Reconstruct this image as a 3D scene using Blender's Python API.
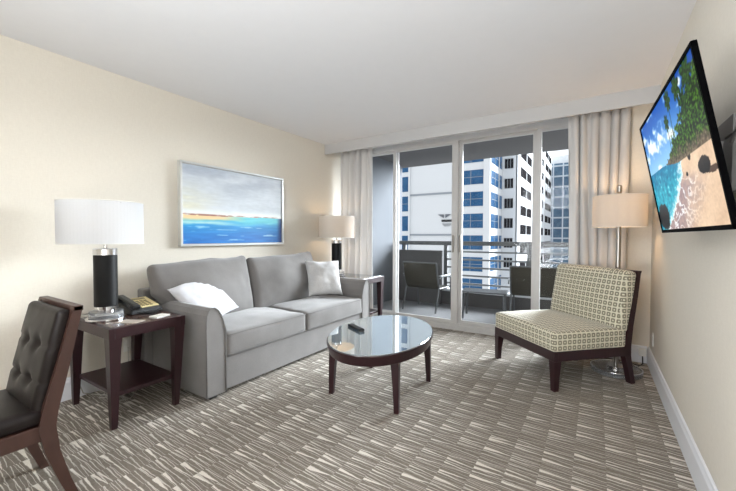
import bpy, bmesh, math, random
from mathutils import Vector, Matrix, noise, Euler
C = bpy.context.scene.collection
S = bpy.context.scene
for o in list(bpy.data.objects): bpy.data.objects.remove(o)

# ---------------------------------------------------------------- camera
yaw, pitch, roll = .5724, -.0256, .0028
Fw = Vector((-math.sin(yaw)*math.cos(pitch), math.cos(yaw)*math.cos(pitch), math.sin(pitch)))
Rt = Vector((math.cos(yaw), math.sin(yaw), 0)); Up = Rt.cross(Fw)
R2 = Rt*math.cos(roll)+Up*math.sin(roll); U2 = -Rt*math.sin(roll)+Up*math.cos(roll)
cam = bpy.data.cameras.new('camera'); co = bpy.data.objects.new('camera', cam); C.objects.link(co)
cam.sensor_fit = 'HORIZONTAL'; cam.sensor_width = 36; cam.lens = 36*354.57/736; cam.clip_end = 1000
m = Matrix((R2, U2, -Fw)).transposed().to_4x4(); m.translation = (0, 0, 1.26)
co.matrix_world = m
S.camera = co

# ---------------------------------------------------------------- world, sun, area lights, exposure
w = bpy.data.worlds.new('world'); S.world = w; w.use_nodes = True
nt = w.node_tree; nt.nodes.clear()
wo = nt.nodes.new('ShaderNodeOutputWorld'); bg = nt.nodes.new('ShaderNodeBackground')
tc = nt.nodes.new('ShaderNodeTexCoord'); sp = nt.nodes.new('ShaderNodeSeparateXYZ')
rp = nt.nodes.new('ShaderNodeValToRGB'); nz = nt.nodes.new('ShaderNodeTexNoise'); mx = nt.nodes.new('ShaderNodeMixRGB')
nt.links.new(tc.outputs['Generated'], sp.inputs[0]); nt.links.new(sp.outputs['Z'], rp.inputs[0])
rp.color_ramp.elements[0].position = 0; rp.color_ramp.elements[0].color = (.93, .96, 1, 1)
rp.color_ramp.elements[1].position = .9; rp.color_ramp.elements[1].color = (.78, .86, 1, 1)
nt.links.new(tc.outputs['Generated'], nz.inputs['Vector']); nz.inputs['Scale'].default_value = 2.2; nz.inputs['Detail'].default_value = 5
nt.links.new(nz.outputs['Fac'], mx.inputs[0]); nt.links.new(rp.outputs[0], mx.inputs[1]); mx.inputs[2].default_value = (.97, .98, 1, 1)
nt.links.new(mx.outputs[0], bg.inputs[0]); bg.inputs[1].default_value = 1.2
nt.links.new(bg.outputs[0], wo.inputs[0])

sun = bpy.data.lights.new('sun', 'SUN'); so = bpy.data.objects.new('sun', sun); C.objects.link(so)
sun.energy = 19; sun.angle = math.radians(36); sun.color = (.88, .94, 1)
sd = Vector((.40, .86, .36)); so.rotation_euler = sd.to_track_quat('Z', 'Y').to_euler(); so.location = (3, 8, 4)

def area(name, loc, size, energy, direction, col=(1, .97, .93)):
    l = bpy.data.lights.new(name, 'AREA'); o = bpy.data.objects.new(name, l); C.objects.link(o)
    l.shape = 'RECTANGLE'; l.size, l.size_y = size; l.energy = energy; l.color = col
    o.location = loc; o.rotation_euler = (-Vector(direction)).to_track_quat('Z', 'Y').to_euler(); return o
area('bounce_fill', (-.95, -.95, .8), (1.8, 1.0), 88, (.6, .5, 1), (.92, .96, 1))  # added fill behind the camera, aimed up to brighten ceiling and walls
area('room_fill_light', (-.9, -1.6, 2.55), (1.8, 1.2), 95, (.7, 1.4, -1), (.93, .96, 1))  # fill added high behind the camera to brighten the room, not a ceiling fitting

S.view_settings.view_transform = 'Standard'; S.view_settings.look = 'None'
S.view_settings.gamma = 1; S.view_settings.use_curve_mapping = False
S.view_settings.exposure = 0.26

# ---------------------------------------------------------------- helpers
def rgb(r, g, b):
    f = lambda c: (c/255/12.92) if c/255 <= .04045 else ((c/255+.055)/1.055)**2.4
    return (f(r), f(g), f(b), 1)
def sock(nd, *names):
    for n in names:
        if n in nd.inputs: return nd.inputs[n]
class NB:
    """small node builder"""
    def __init__(s, name):
        s.m = bpy.data.materials.new(name); s.m.use_nodes = True; s.t = s.m.node_tree
        s.b = s.t.nodes['Principled BSDF']
    def n(s, k): return s.t.nodes.new(k)
    def l(s, a, b): s.t.links.new(a, b)
    def val(s, dst, v):
        if hasattr(v, 'links') or hasattr(v, 'is_output'): s.l(v, dst)
        else: dst.default_value = v
    def math(s, op, a, b=0, c=0):
        q = s.n('ShaderNodeMath'); q.operation = op
        s.val(q.inputs[0], a); s.val(q.inputs[1], b); s.val(q.inputs[2], c); return q.outputs[0]
    def mix(s, f, a, b):
        q = s.n('ShaderNodeMixRGB'); s.val(q.inputs[0], f); s.val(q.inputs[1], a); s.val(q.inputs[2], b); return q.outputs[0]
    def coord(s, which='Object'):
        return s.n('ShaderNodeTexCoord').outputs[which]
    def noise(s, scale, detail=3, vec=None, stretch=None, out='Fac'):
        q = s.n('ShaderNodeTexNoise'); q.inputs['Scale'].default_value = scale; q.inputs['Detail'].default_value = detail
        v = vec if vec is not None else s.coord()
        if stretch:
            mp = s.n('ShaderNodeMapping'); mp.inputs['Scale'].default_value = stretch; s.l(v, mp.inputs[0]); v = mp.outputs[0]
        s.l(v, q.inputs['Vector']); return q.outputs[out]
    def bump(s, h, strength=.2, dist=.01):
        q = s.n('ShaderNodeBump'); q.inputs['Strength'].default_value = strength; q.inputs['Distance'].default_value = dist
        s.l(h, q.inputs['Height']); s.l(q.outputs[0], s.b.inputs['Normal'])
    def ramp(s, f, stops):
        q = s.n('ShaderNodeValToRGB'); e = q.color_ramp.elements
        while len(e) < len(stops): e.new(.5)
        for i, (p, c) in enumerate(stops): e[i].position = p; e[i].color = c
        s.l(f, q.inputs[0]); return q.outputs[0]
def simple(name, col, rough=.5, metal=0, var=.08, scale=12, bump=0, bscale=60, stretch=None, spec=.5, coat=0):
    k = NB(name); c2 = tuple(max(0, x*(1-var)) for x in col[:3])+(1,); c1 = tuple(min(1, x*(1+var)) for x in col[:3])+(1,)
    f = k.noise(scale, 4, stretch=stretch); cc = k.mix(f, c2, c1); k.l(cc, k.b.inputs['Base Color'])
    k.b.inputs['Roughness'].default_value = rough; k.b.inputs['Metallic'].default_value = metal
    k.b.inputs['Specular IOR Level'].default_value = spec; k.b.inputs['Coat Weight'].default_value = coat
    if bump: k.bump(k.noise(bscale, 4, stretch=stretch), bump, .004)
    return k.m

def tag(o, label=None, cat=None, group=None, kind=None):
    if label: o['label'] = label
    if cat: o['category'] = cat
    if group: o['group'] = group
    if kind: o['kind'] = kind
    return o
def uvbox(me):
    uv = me.uv_layers.new(name='UVMap')
    for p in me.polygons:
        n = p.normal; a = max(range(3), key=lambda i: abs(n[i]))
        for li in p.loop_indices:
            v = me.vertices[me.loops[li].vertex_index].co
            uv.data[li].uv = (v.y, v.z) if a == 0 else ((v.x, v.z) if a == 1 else (v.x, v.y))
def obj(name, bm, mat, parent=None, smooth=False, loc=None, rot=None):
    me = bpy.data.meshes.new(name); bmesh.ops.recalc_face_normals(bm, faces=bm.faces[:]); bm.to_mesh(me); bm.free()
    uvbox(me)
    if smooth:
        for p in me.polygons: p.use_smooth = True
    o = bpy.data.objects.new(name, me); C.objects.link(o)
    if mat: me.materials.append(mat)
    if parent: o.parent = parent
    if loc: o.location = loc
    if rot: o.rotation_euler = rot
    return o
def empty(name, loc=(0, 0, 0), rz=0, label=None, cat=None, group=None):
    o = bpy.data.objects.new(name, None); C.objects.link(o); o.location = loc; o.rotation_euler = (0, 0, rz)
    o.empty_display_size = .1
    return tag(o, label, cat, group)
def struct(name, bm, mat, parent=None, **k):
    o = obj(name, bm, mat, parent, **k)
    if not parent: o['kind'] = 'structure'
    return o
def B(): return bmesh.new()
def box(bm, x0, x1, y0, y1, z0, z1, bev=0, seg=2):
    t = bmesh.new(); bmesh.ops.create_cube(t, size=1)
    for v in t.verts: v.co = Vector(((x0+x1)/2+v.co.x*(x1-x0), (y0+y1)/2+v.co.y*(y1-y0), (z0+z1)/2+v.co.z*(z1-z0)))
    if bev: bmesh.ops.bevel(t, geom=t.edges[:], offset=bev, segments=seg, affect='EDGES', profile=.5)
    return merge(bm, t)
def merge(bm, t, M=None):
    if M is not None: bmesh.ops.transform(t, matrix=M, verts=t.verts[:])
    me = bpy.data.meshes.new('tmp'); t.to_mesh(me); t.free(); bm.from_mesh(me); bpy.data.meshes.remove(me); return bm
def bx(*a, **k): return box(B(), *a, **k)
def loft(bm, rings, cap=True, closed=True):
    vs = [[bm.verts.new(p) for p in r] for r in rings]; n = len(rings[0])
    for i in range(len(vs)-1):
        for j in range(n if closed else n-1):
            bm.faces.new((vs[i][j], vs[i][(j+1) % n], vs[i+1][(j+1) % n], vs[i+1][j]))
    if cap and closed:
        bm.faces.new(vs[0][::-1]); bm.faces.new(vs[-1])
    return bm
def lathe(bm, prof, cx=0, cy=0, n=48, sx=1, sy=1):
    rings = [[(cx+r*sx*math.cos(2*math.pi*j/n), cy+r*sy*math.sin(2*math.pi*j/n), z) for j in range(n)] for r, z in prof]
    return loft(bm, rings)
def tube(bm, pts, r, n=10, closed=False):
    pts = [Vector(p) for p in pts]; rings = []
    L = len(pts)
    pu = None
    for i, p in enumerate(pts):
        if closed: d = pts[(i+1) % L]-pts[i-1]
        else: d = pts[min(i+1, L-1)]-pts[max(i-1, 0)]
        d.normalize()
        if pu is None: pu = d.orthogonal().normalized()
        u = (pu-d*pu.dot(d)).normalized(); pu = u; v = d.cross(u)
        rr = r[i] if isinstance(r, (list, tuple)) else r
        rings.append([tuple(p+u*rr*math.cos(2*math.pi*j/n)+v*rr*math.sin(2*math.pi*j/n)) for j in range(n)])
    if closed: rings.append(rings[0])
    return loft(bm, rings, cap=not closed)
def bar(bm, a, b, w, h=None, w2=None, h2=None, up=(0, 0, 1), bev=0):
    """rectangular bar from a to b, w along side, h along up; may taper"""
    a, b = Vector(a), Vector(b); d = (b-a).normalized(); s = d.cross(Vector(up)).normalized(); u = s.cross(d)
    h = h or w; w2 = w2 or w; h2 = h2 or (h if w2 == w else w2)
    t = bmesh.new()
    loft(t, [[tuple(p+s*sx*ww/2+u*sy*hh/2) for sx, sy in ((-1, -1), (1, -1), (1, 1), (-1, 1))] for p, ww, hh in ((a, w, h), (b, w2, h2))])
    if bev: bmesh.ops.bevel(t, geom=t.edges[:], offset=bev, segments=1, affect='EDGES')
    return merge(bm, t)
def prism(bm, poly, axis, a, b, bev=0):
    """extrude a 2D polygon along an axis between a and b"""
    def P(u, v, q): return {0: (q, u, v), 1: (u, q, v), 2: (u, v, q)}[axis]
    t = bmesh.new(); loft(t, [[P(u, v, a) for u, v in poly], [P(u, v, b) for u, v in poly]])
    if bev: bmesh.ops.bevel(t, geom=t.edges[:], offset=bev, segments=2, affect='EDGES')
    return merge(bm, t)
def rbox(hx, hy, hz, r, n=18, crown=(0, 0, 0), wob=0, wsc=6, seed=0, warp=None):
    """soft cushion: rounded box with crowned faces and wrinkles"""
    t = bmesh.new(); bmesh.ops.create_cube(t, size=2)
    bmesh.ops.subdivide_edges(t, edges=t.edges[:], cuts=n, use_grid_fill=True)
    H = Vector((hx, hy, hz))
    for v in t.verts:
        p = Vector([math.copysign(1-(1-abs(c))**1.35, c) if abs(c) < 1 else c for c in v.co]); e = Vector((p.x*hx, p.y*hy, p.z*hz))
        q = Vector([max(-H[i]+r, min(H[i]-r, e[i])) for i in range(3)])
        d = e-q
        if d.length > 1e-9: e = q+d.normalized()*r if d.length > r or sum(abs(abs(c)-1) < 1e-6 for c in p) >= 1 else e
        x, y, z = p
        fx, fy, fz = max(0, 1-x*x), max(0, 1-y*y), max(0, 1-z*z)
        e = e+Vector((x*crown[0]*fy*fz, y*crown[1]*fx*fz, z*crown[2]*fx*fy))
        if wob:
            nn = noise.noise_vector(e*wsc+Vector((seed*7.3, seed, 0))); e = e+nn*wob
            nn = noise.noise_vector(e*wsc*2.7+Vector((seed*3.3, seed*2, 4))); e = e+nn*wob*.3
        if warp: e = warp(e)
        v.co = e
    return t
def pillow(s, h, t, n=26, seed=0, wr=.006):
    """square throw pillow in the local XZ plane, thickness along Y"""
    bm = bmesh.new(); G = {}
    for side in (-1, 1):
        for i in range(n+1):
            for j in range(n+1):
                if side == 1 and (i in (0, n) or j in (0, n)): G[side, i, j] = G[-1, i, j]; continue
                u, v = 2*i/n-1, 2*j/n-1
                k = 1-.07*(1-v*v)*abs(u)**3; k2 = 1-.07*(1-u*u)*abs(v)**3
                th = (max(0, 1-u**4)*max(0, 1-v**4))**.55*t/2
                p = Vector((u*s/2*k, side*th, v*h/2*k2))
                wv = noise.noise_vector(p*9+Vector((seed, side, 0)))*wr*2.2 + noise.noise_vector(p*22+Vector((seed, 0, side)))*wr
                f = min(1, th/(t*.2)); p += Vector((0, wv.y*f, 0))+Vector((wv.x, 0, wv.z))*.5
                G[side, i, j] = bm.verts.new(p)
    for side in (-1, 1):
        for i in range(n):
            for j in range(n):
                q = [G[side, i, j], G[side, i+1, j], G[side, i+1, j+1], G[side, i, j+1]]
                bm.faces.new(q if side == -1 else q[::-1])
    return bm
def copy_tree(o, parent=None):
    c = o.copy(); C.objects.link(c)
    if parent: c.parent = parent
    for ch in [x for x in bpy.data.objects if x.parent == o and x is not c]: copy_tree(ch, c)
    return c

# ---------------------------------------------------------------- materials
def m_wall():
    k = NB('wallpaper'); f = k.noise(160, 3, stretch=(1, 1, .18)); g = k.noise(160, 3, stretch=(.18, .18, 1))
    c = k.mix(k.math('MULTIPLY_ADD', k.math('ADD', f, g), .5, 0), rgb(211, 204, 191), rgb(229, 223, 211)); k.l(c, k.b.inputs['Base Color'])
    k.b.inputs['Roughness'].default_value = .75; k.bump(k.math('ADD', f, g), .12, .002); return k.m
WALL = m_wall()
CEIL = simple('ceiling_paint', rgb(226, 226, 228), .9, var=.015, bump=.05, bscale=120)
TRIM = simple('white_trim', rgb(226, 228, 232), .4, var=.02, scale=4)
VAL = simple('valance_paint', rgb(192, 191, 190), .7, var=.02, scale=4)
def m_carpet():
    k = NB('carpet_pattern'); s = k.n('ShaderNodeSeparateXYZ'); k.l(k.coord(), s.inputs[0]); M = k.math
    x = s.outputs['X']; y = s.outputs['Y']
    u = M('DIVIDE', M('ADD', x, 20), .152); ci = M('FLOOR', u); fu = M('FRACT', u)
    def rnd(a, b, salt):
        q = k.n('ShaderNodeTexWhiteNoise'); q.noise_dimensions = '3D'; cb = k.n('ShaderNodeCombineXYZ')
        k.val(cb.inputs[0], a); k.val(cb.inputs[1], b); cb.inputs[2].default_value = salt; k.l(cb.outputs[0], q.inputs['Vector']); return q.outputs['Value']
    wob = M('MULTIPLY', M('SUBTRACT', k.noise(20, 2), .5), .010)
    def layer(period, slope, salt, wmin, wmax, flip):
        sh = M('ADD', M('MULTIPLY', rnd(ci, 0, salt), 1.), 0)
        v = M('ADD', M('DIVIDE', M('ADD', M('ADD', y, wob), 20), period), sh)
        v = M('ADD', v, M('MULTIPLY', fu, slope))
        ri = M('FLOOR', v); fv = M('FRACT', v)
        r = rnd(ci, ri, salt+1); r2 = rnd(ci, ri, salt+2); r3 = rnd(ci, ri, salt+3)
        fuu = M('SUBTRACT', 1, fu) if flip else fu
        wdt = M('MULTIPLY_ADD', M('MULTIPLY', M('POWER', r, 4), fuu), wmax, wmin)
        ctr = M('MULTIPLY_ADD', r2, .5, .25)
        ctr = M('ADD', ctr, M('MULTIPLY', M('SUBTRACT', fu, .5), M('MULTIPLY_ADD', r3, .9, -.35)))
        d = M('ABSOLUTE', M('SUBTRACT', fv, ctr))
        q = k.n('ShaderNodeMapRange'); k.val(q.inputs['Value'], M('SUBTRACT', wdt, d)); q.inputs['From Min'].default_value = -.05; q.inputs['From Max'].default_value = .05
        return q.outputs[0]
    a = layer(.036, .12, 3, .03, .40, True); b = layer(.0225, .35, 13, .04, .24, True)
    b = M('MULTIPLY', b, .7)
    msk = M('MAXIMUM', a, b)
    pile = k.noise(300, 4); big = k.noise(2.2, 2)
    msk = M('MULTIPLY', msk, M('MULTIPLY_ADD', pile, 1.3, .2))
    msk = M('MINIMUM', msk, 1)
    dark = k.mix(k.noise(60, 3), rgb(100, 93, 85), rgb(142, 134, 124)); lite = k.mix(pile, rgb(208, 201, 190), rgb(242, 236, 226))
    c = k.mix(msk, dark, lite); k.l(c, k.b.inputs['Base Color']); k.b.inputs['Roughness'].default_value = 1
    k.b.inputs['Specular IOR Level'].default_value = .1
    k.bump(M('ADD', M('MULTIPLY', pile, .6), msk), .35, .003); return k.m
CARPET = m_carpet()
DWOOD = simple('espresso_wood', rgb(40, 14, 20), .36, var=.3, scale=5, stretch=(3, 3, 22), bump=.05, bscale=20, coat=.05)
BWOOD = simple('walnut_wood', rgb(58, 35, 28), .45, var=.3, scale=6, stretch=(6, 6, 1.5), bump=.05, bscale=20, coat=.1)
def m_fabric(name, c1, c2, sc=300):
    k = NB(name); f = k.noise(sc, 2); g = k.noise(5, 3)
    c = k.mix(M2(k, f, g), c1, c2); k.l(c, k.b.inputs['Base Color']); k.b.inputs['Roughness'].default_value = .95
    k.b.inputs['Specular IOR Level'].default_value = .15; k.b.inputs['Sheen Weight'].default_value = .35; k.b.inputs['Sheen Roughness'].default_value = .5
    k.bump(f, .2, .003); return k.m
def M2(k, f, g): return k.math('ADD', k.math('MULTIPLY', f, .55), k.math('MULTIPLY', g, .45))
SOFA = m_fabric('grey_sofa_fabric', rgb(78, 75, 73), rgb(140, 137, 135))
PIPE = simple('grey_piping', rgb(112, 110, 108), .9)
WPIL = m_fabric('white_cotton', rgb(172, 172, 176), rgb(204, 204, 208))
GPIL = m_fabric('pale_grey_weave', rgb(168, 167, 166), rgb(206, 205, 205), 60)
def m_pattern():
    k = NB('square_ring_upholstery'); s = k.n('ShaderNodeSeparateXYZ'); k.l(k.coord('UV'), s.inputs[0]); M = k.math
    P = .046
    u = M('DIVIDE', M('ADD', s.outputs[0], 20), P); v = M('DIVIDE', M('ADD', s.outputs[1], 20), P)
    off = M('MULTIPLY', M('FLOOR', M('MULTIPLY', M('FRACT', M('MULTIPLY', M('FLOOR', v), .5)), 2)), .0)
    fu = M('SUBTRACT', M('FRACT', M('ADD', u, off)), .5); fv = M('SUBTRACT', M('FRACT', v), .5)
    d = M('POWER', M('ADD', M('POWER', M('ABSOLUTE', fu), 5), M('POWER', M('ABSOLUTE', fv), 5)), .2)
    def step(x, a, w=.03):
        q = k.n('ShaderNodeMapRange'); k.val(q.inputs['Value'], x); q.inputs['From Min'].default_value = a-w; q.inputs['From Max'].default_value = a+w; return q.outputs[0]
    ring = M('SUBTRACT', step(d, .14), step(d, .385))
    f = k.noise(400, 2)
    base = k.mix(f, rgb(200, 193, 166), rgb(226, 221, 202)); rc = k.mix(f, rgb(112, 106, 88), rgb(138, 132, 112))
    k.l(k.mix(ring, base, rc), k.b.inputs['Base Color']); k.b.inputs['Roughness'].default_value = .85; k.b.inputs['Sheen Weight'].default_value = .3
    k.bump(f, .2, .003); return k.m
PATT = m_pattern()
LEATH = simple('dark_brown_leather', rgb(21, 14, 13), .42, var=.2, scale=8, bump=.15, bscale=180, spec=.28)
BLEATH = simple('black_leather_wrap', rgb(9, 9, 10), .5, var=.25, scale=30, bump=.2, bscale=220, spec=.25)
CHROME = simple('chrome', rgb(222, 222, 224), .12, 1, var=.03)
BRUSH = simple('brushed_steel', rgb(150, 146, 140), .3, 1, var=.1)
BLACK = simple('black_plastic', rgb(18, 18, 20), .35, var=.2)
BEIGEP = simple('beige_plastic', rgb(206, 190, 140), .5)
SCREENBZ = simple('tv_bezel_black', rgb(4, 4, 5), .6, var=.1, spec=.02)
GREYM = simple('grey_bracket_metal', rgb(140, 138, 136), .5, .3)
WPLAST = simple('white_plastic', rgb(226, 224, 218), .4, var=.02)
PAPER = simple('printed_paper', rgb(176, 166, 154), .6, var=.2, scale=40)
FRAMEAL = simple('door_frame_paint', rgb(196, 194, 192), .35, var=.03, scale=3)
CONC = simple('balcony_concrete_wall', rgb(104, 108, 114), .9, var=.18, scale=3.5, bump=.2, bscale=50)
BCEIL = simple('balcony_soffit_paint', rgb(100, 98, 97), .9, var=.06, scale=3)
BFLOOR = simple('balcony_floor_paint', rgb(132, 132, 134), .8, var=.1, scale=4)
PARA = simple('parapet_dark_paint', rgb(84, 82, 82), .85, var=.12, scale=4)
LEDGE = simple('ledge_pale_paint', rgb(200, 202, 206), .7, var=.04)
RAILM = simple('railing_grey_metal', rgb(92, 94, 96), .5, .1, var=.1)
RAILB = simple('railing_bar_metal', rgb(124, 126, 128), .5, .1, var=.06)
OUTM = simple('outdoor_chair_metal', rgb(92, 94, 96), .4, .5, var=.1)
OUTL = simple('outdoor_arm_metal', rgb(170, 172, 174), .35, .5, var=.1)
SLING = simple('olive_sling_mesh', rgb(44, 40, 31), .8, var=.35, scale=14, stretch=(1, 1, 9), bump=.3, bscale=200)
FWHITE = simple('white_facade', rgb(206, 208, 210), .85, var=.03, scale=.4)
FGREY = simple('facade_groove', rgb(140, 146, 152), .9, var=.05)
def m_bglass(name, a, b, rough=.12):
    k = NB(name); f = k.noise(.8, 4); k.l(k.mix(f, a, b), k.b.inputs['Base Color']); k.b.inputs['Roughness'].default_value = rough
    k.b.inputs['Specular IOR Level'].default_value = .12; return k.m
BLUEG = m_bglass('blue_window_glass', rgb(26, 58, 94), rgb(62, 108, 148))
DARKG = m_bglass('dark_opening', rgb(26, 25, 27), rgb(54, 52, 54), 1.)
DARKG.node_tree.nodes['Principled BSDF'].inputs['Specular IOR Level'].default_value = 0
STEELG = m_bglass('steel_blue_glass', rgb(50, 72, 94), rgb(104, 130, 152))
def m_glass(name, tint, refl=1.0):
    k = NB(name); t = k.t; out = [n for n in t.nodes if n.type == 'OUTPUT_MATERIAL'][0]
    tr = k.n('ShaderNodeBsdfTransparent'); tr.inputs[0].default_value = tint; gl = k.n('ShaderNodeBsdfGlossy'); gl.inputs['Roughness'].default_value = .02
    fr = k.n('ShaderNodeLayerWeight'); fr.inputs[0].default_value = .5; ms = k.n('ShaderNodeMixShader')
    k.l(k.math('MULTIPLY_ADD', k.math('POWER', fr.outputs['Facing'], 5), refl, .006), ms.inputs[0]); k.l(tr.outputs[0], ms.inputs[1]); k.l(gl.outputs[0], ms.inputs[2]); k.l(ms.outputs[0], out.inputs[0]); return k.m
PANE = m_glass('clear_window_glass', (.97, .98, .98, 1), .2)
def m_crystal():
    k = NB('crystal'); k.b.inputs['Base Color'].default_value = (.93, .96, 1, 1); k.b.inputs['Roughness'].default_value = .03
    k.b.inputs['Transmission Weight'].default_value = .85; k.b.inputs['IOR'].default_value = 1.5; return k.m
CRYST = m_crystal()
def m_tableglass(name, base, mixf):
    k = NB(name); t = k.t; out = [n for n in t.nodes if n.type == 'OUTPUT_MATERIAL'][0]
    k.b.inputs['Base Color'].default_value = base; k.b.inputs['Roughness'].default_value = .25
    gl = k.n('ShaderNodeBsdfGlossy'); gl.inputs['Roughness'].default_value = .015; gl.inputs[0].default_value = (.86, .93, .96, 1)
    lw = k.n('ShaderNodeLayerWeight'); lw.inputs[0].default_value = mixf; ms = k.n('ShaderNodeMixShader')
    k.l(lw.outputs['Fresnel'], ms.inputs[0]); k.l(k.b.outputs[0], ms.inputs[1]); k.l(gl.outputs[0], ms.inputs[2]); k.l(ms.outputs[0], out.inputs[0]); return k.m
CTGLASS = m_tableglass('coffee_table_glass', rgb(120, 132, 140), .88)
ETGLASS = m_tableglass('end_table_glass', rgb(92, 66, 56), .55)
def m_cloth(name, col, trans, wave=None):
    k = NB(name); t = k.t; out = [n for n in t.nodes if n.type == 'OUTPUT_MATERIAL'][0]
    f = k.noise(260, 2, stretch=(1, 1, .5)); c = k.mix(f, tuple(x*.93 for x in col[:3])+(1,), col)
    df = k.n('ShaderNodeBsdfDiffuse'); tl = k.n('ShaderNodeBsdfTranslucent'); k.l(c, df.inputs[0]); k.l(c, tl.inputs[0])
    ms = k.n('ShaderNodeMixShader'); ms.inputs[0].default_value = trans; k.l(df.outputs[0], ms.inputs[1]); k.l(tl.outputs[0], ms.inputs[2]); k.l(ms.outputs[0], out.inputs[0]); return k.m
CURT = m_cloth('grey_curtain_cloth', rgb(228, 226, 224), .3)
SHADE = m_cloth('linen_lampshade', rgb(228, 222, 214), .4)
SHADEW = m_cloth('white_lampshade', rgb(232, 233, 235), .4)
def emit(name, col, st):
    k = NB(name); k.b.inputs['Base Color'].default_value = col; k.b.inputs['Emission Color'].default_value = col; k.b.inputs['Emission Strength'].default_value = st; return k.m
BULB = emit('warm_bulb', (1, .72, .42, 1), 6)
BULBOFF = simple('unlit_bulb', rgb(240, 240, 236), .3, var=.01)

# ---------------------------------------------------------------- room shell
XL, XR, YF, YD, YR, ZC = -3.402, .459, -2.6, 4.66, 4.47, 2.6145
struct('floor', bx(XL-.1, XR+.1, YF-.1, YD+.02, -.1, 0), CARPET)
struct('ceiling', bx(XL-.1, XR+.1, YF-.1, YD+.15, ZC, ZC+.12), CEIL)
struct('wall_left', bx(XL-.12, XL, YF, YD+.14, 0, ZC), WALL)
struct('wall_right', bx(XR, XR+.12, YF, YD+.14, 0, ZC), WALL)
struct('wall_front', bx(XL, XR, YF-.12, YF, 0, ZC), WALL)
bm = bx(-.02, XR, YR, YD+.14, 0, ZC)
struct('wall_back', bm, WALL)
# drapery valance box across the window wall
bm = bx(XL, XR, 4.087, 4.107, 2.468, ZC)
struct('trim_1', bm, VAL)
struct('trim_2', bx(XL, -.02, YD, YD+.14, 2.56, ZC), VAL)
def baseb(name, poly_axis, a, b, wallpos, sgn):
    h = .165; prof = [(0, 0), (.018, 0), (.018, h-.035), (.012, h-.02), (.010, h-.006), (.004, h), (0, h)]
    bm = B(); prism(bm, [(wallpos+sgn*u, v) for u, v in prof], poly_axis, a, b)
    return bm
def swap(bm):
    return bm
bm = B(); h = .17
prof = [(0, 0), (.018, 0), (.018, h-.035), (.012, h-.02), (.010, h-.006), (.004, h), (0, h)]
t = B(); prism(t, [(XR-u, v) for u, v in prof], 1, YF, YR); struct('baseboard_right', t, TRIM)
t = B(); prism(t, [(XL+u, v) for u, v in prof], 1, YF, YD-.02); struct('baseboard_left', t, TRIM)
t = B(); prism(t, [(YR-u, v) for u, v in prof], 0, -.02, XR-.018); struct('baseboard_back', t, TRIM)

# sliding balcony window wall
W = empty('window_1', (0, YD, 0)); W['kind'] = 'structure'
fr = B()
box(fr, XL, -.02, -.03, .13, 0, .07, .004); box(fr, XL, -.02, -.005, .02, .07, .085); box(fr, XL, -.02, .06, .075, .07, .085)
box(fr, XL, -.02, -.03, .13, 2.535, 2.565, .003); box(fr, XL, XL+.04, -.03, .13, 0, 2.55); box(fr, -.07, -.02, -.03, .13, 0, 2.55)
obj('window_frame', fr, FRAMEAL, W)
def sash(x0, x1, y, wl, wr):
    p = B()
    box(p, x0, x0+wl, y-.02, y+.02, .085, 2.54, .003); box(p, x1-wr, x1, y-.02, y+.02, .085, 2.54, .003)
    box(p, x0+wl, x1-wr, y-.017, y+.017, .085, .13, .002); box(p, x0+wl, x1-wr, y-.017, y+.017, 2.5, 2.54, .002)
    s = obj('sliding_sash', p, FRAMEAL, W)
    obj('pane', bx(x0+wl-.005, x1-wr+.005, y-.004, y+.004, .125, 2.505), PANE, s)
    return s
sash(XL+.04, -2.49, .045, .05, .085)
s2 = sash(-2.535, -1.565, .0, .035, .085)
s3 = sash(-1.60, -.60, .045, .08, .06)
sash(-.61, -.07, .0, .05, .05)
def handle(x, y, par):
    h = B(); box(h, x-.012, x+.012, y-.045, y-.02, 1.05, 1.28, .004); obj('pull_handle', h, BRUSH, par)
handle(-1.62, .0, s2); handle(-1.535, .03, s3)

# ---------------------------------------------------------------- balcony shell
YB = 6.36
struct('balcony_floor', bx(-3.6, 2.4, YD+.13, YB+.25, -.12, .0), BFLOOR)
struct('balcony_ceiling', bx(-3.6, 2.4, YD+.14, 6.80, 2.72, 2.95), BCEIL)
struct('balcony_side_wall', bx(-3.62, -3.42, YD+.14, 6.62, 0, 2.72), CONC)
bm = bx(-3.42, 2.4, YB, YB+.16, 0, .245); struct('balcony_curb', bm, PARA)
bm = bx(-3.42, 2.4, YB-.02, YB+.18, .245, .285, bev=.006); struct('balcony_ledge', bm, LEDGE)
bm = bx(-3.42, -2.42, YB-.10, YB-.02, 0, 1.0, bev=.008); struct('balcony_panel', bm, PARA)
R = empty('balcony_railing', (0, YB+.05, 0), 0, 'grey metal balcony railing with wide flat top rail and thin horizontal bars', 'railing')
obj('top_rail', bx(-3.4, 2.4, -.06, .06, 1.10, 1.175, bev=.006), RAILM, R)
for z in (.985, .84, .695, .55, .40):
    obj('rail_bar', bx(-2.4, 2.4, -.02, .02, z-.016, z+.016, bev=.004), RAILB, R)
for x in (-3.25, -2.38, -.93, .5, 2.):
    obj('rail_post', bx(x-.035, x+.035, -.03, .03, .285, 1.11, bev=.003), RAILM, R)

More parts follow.
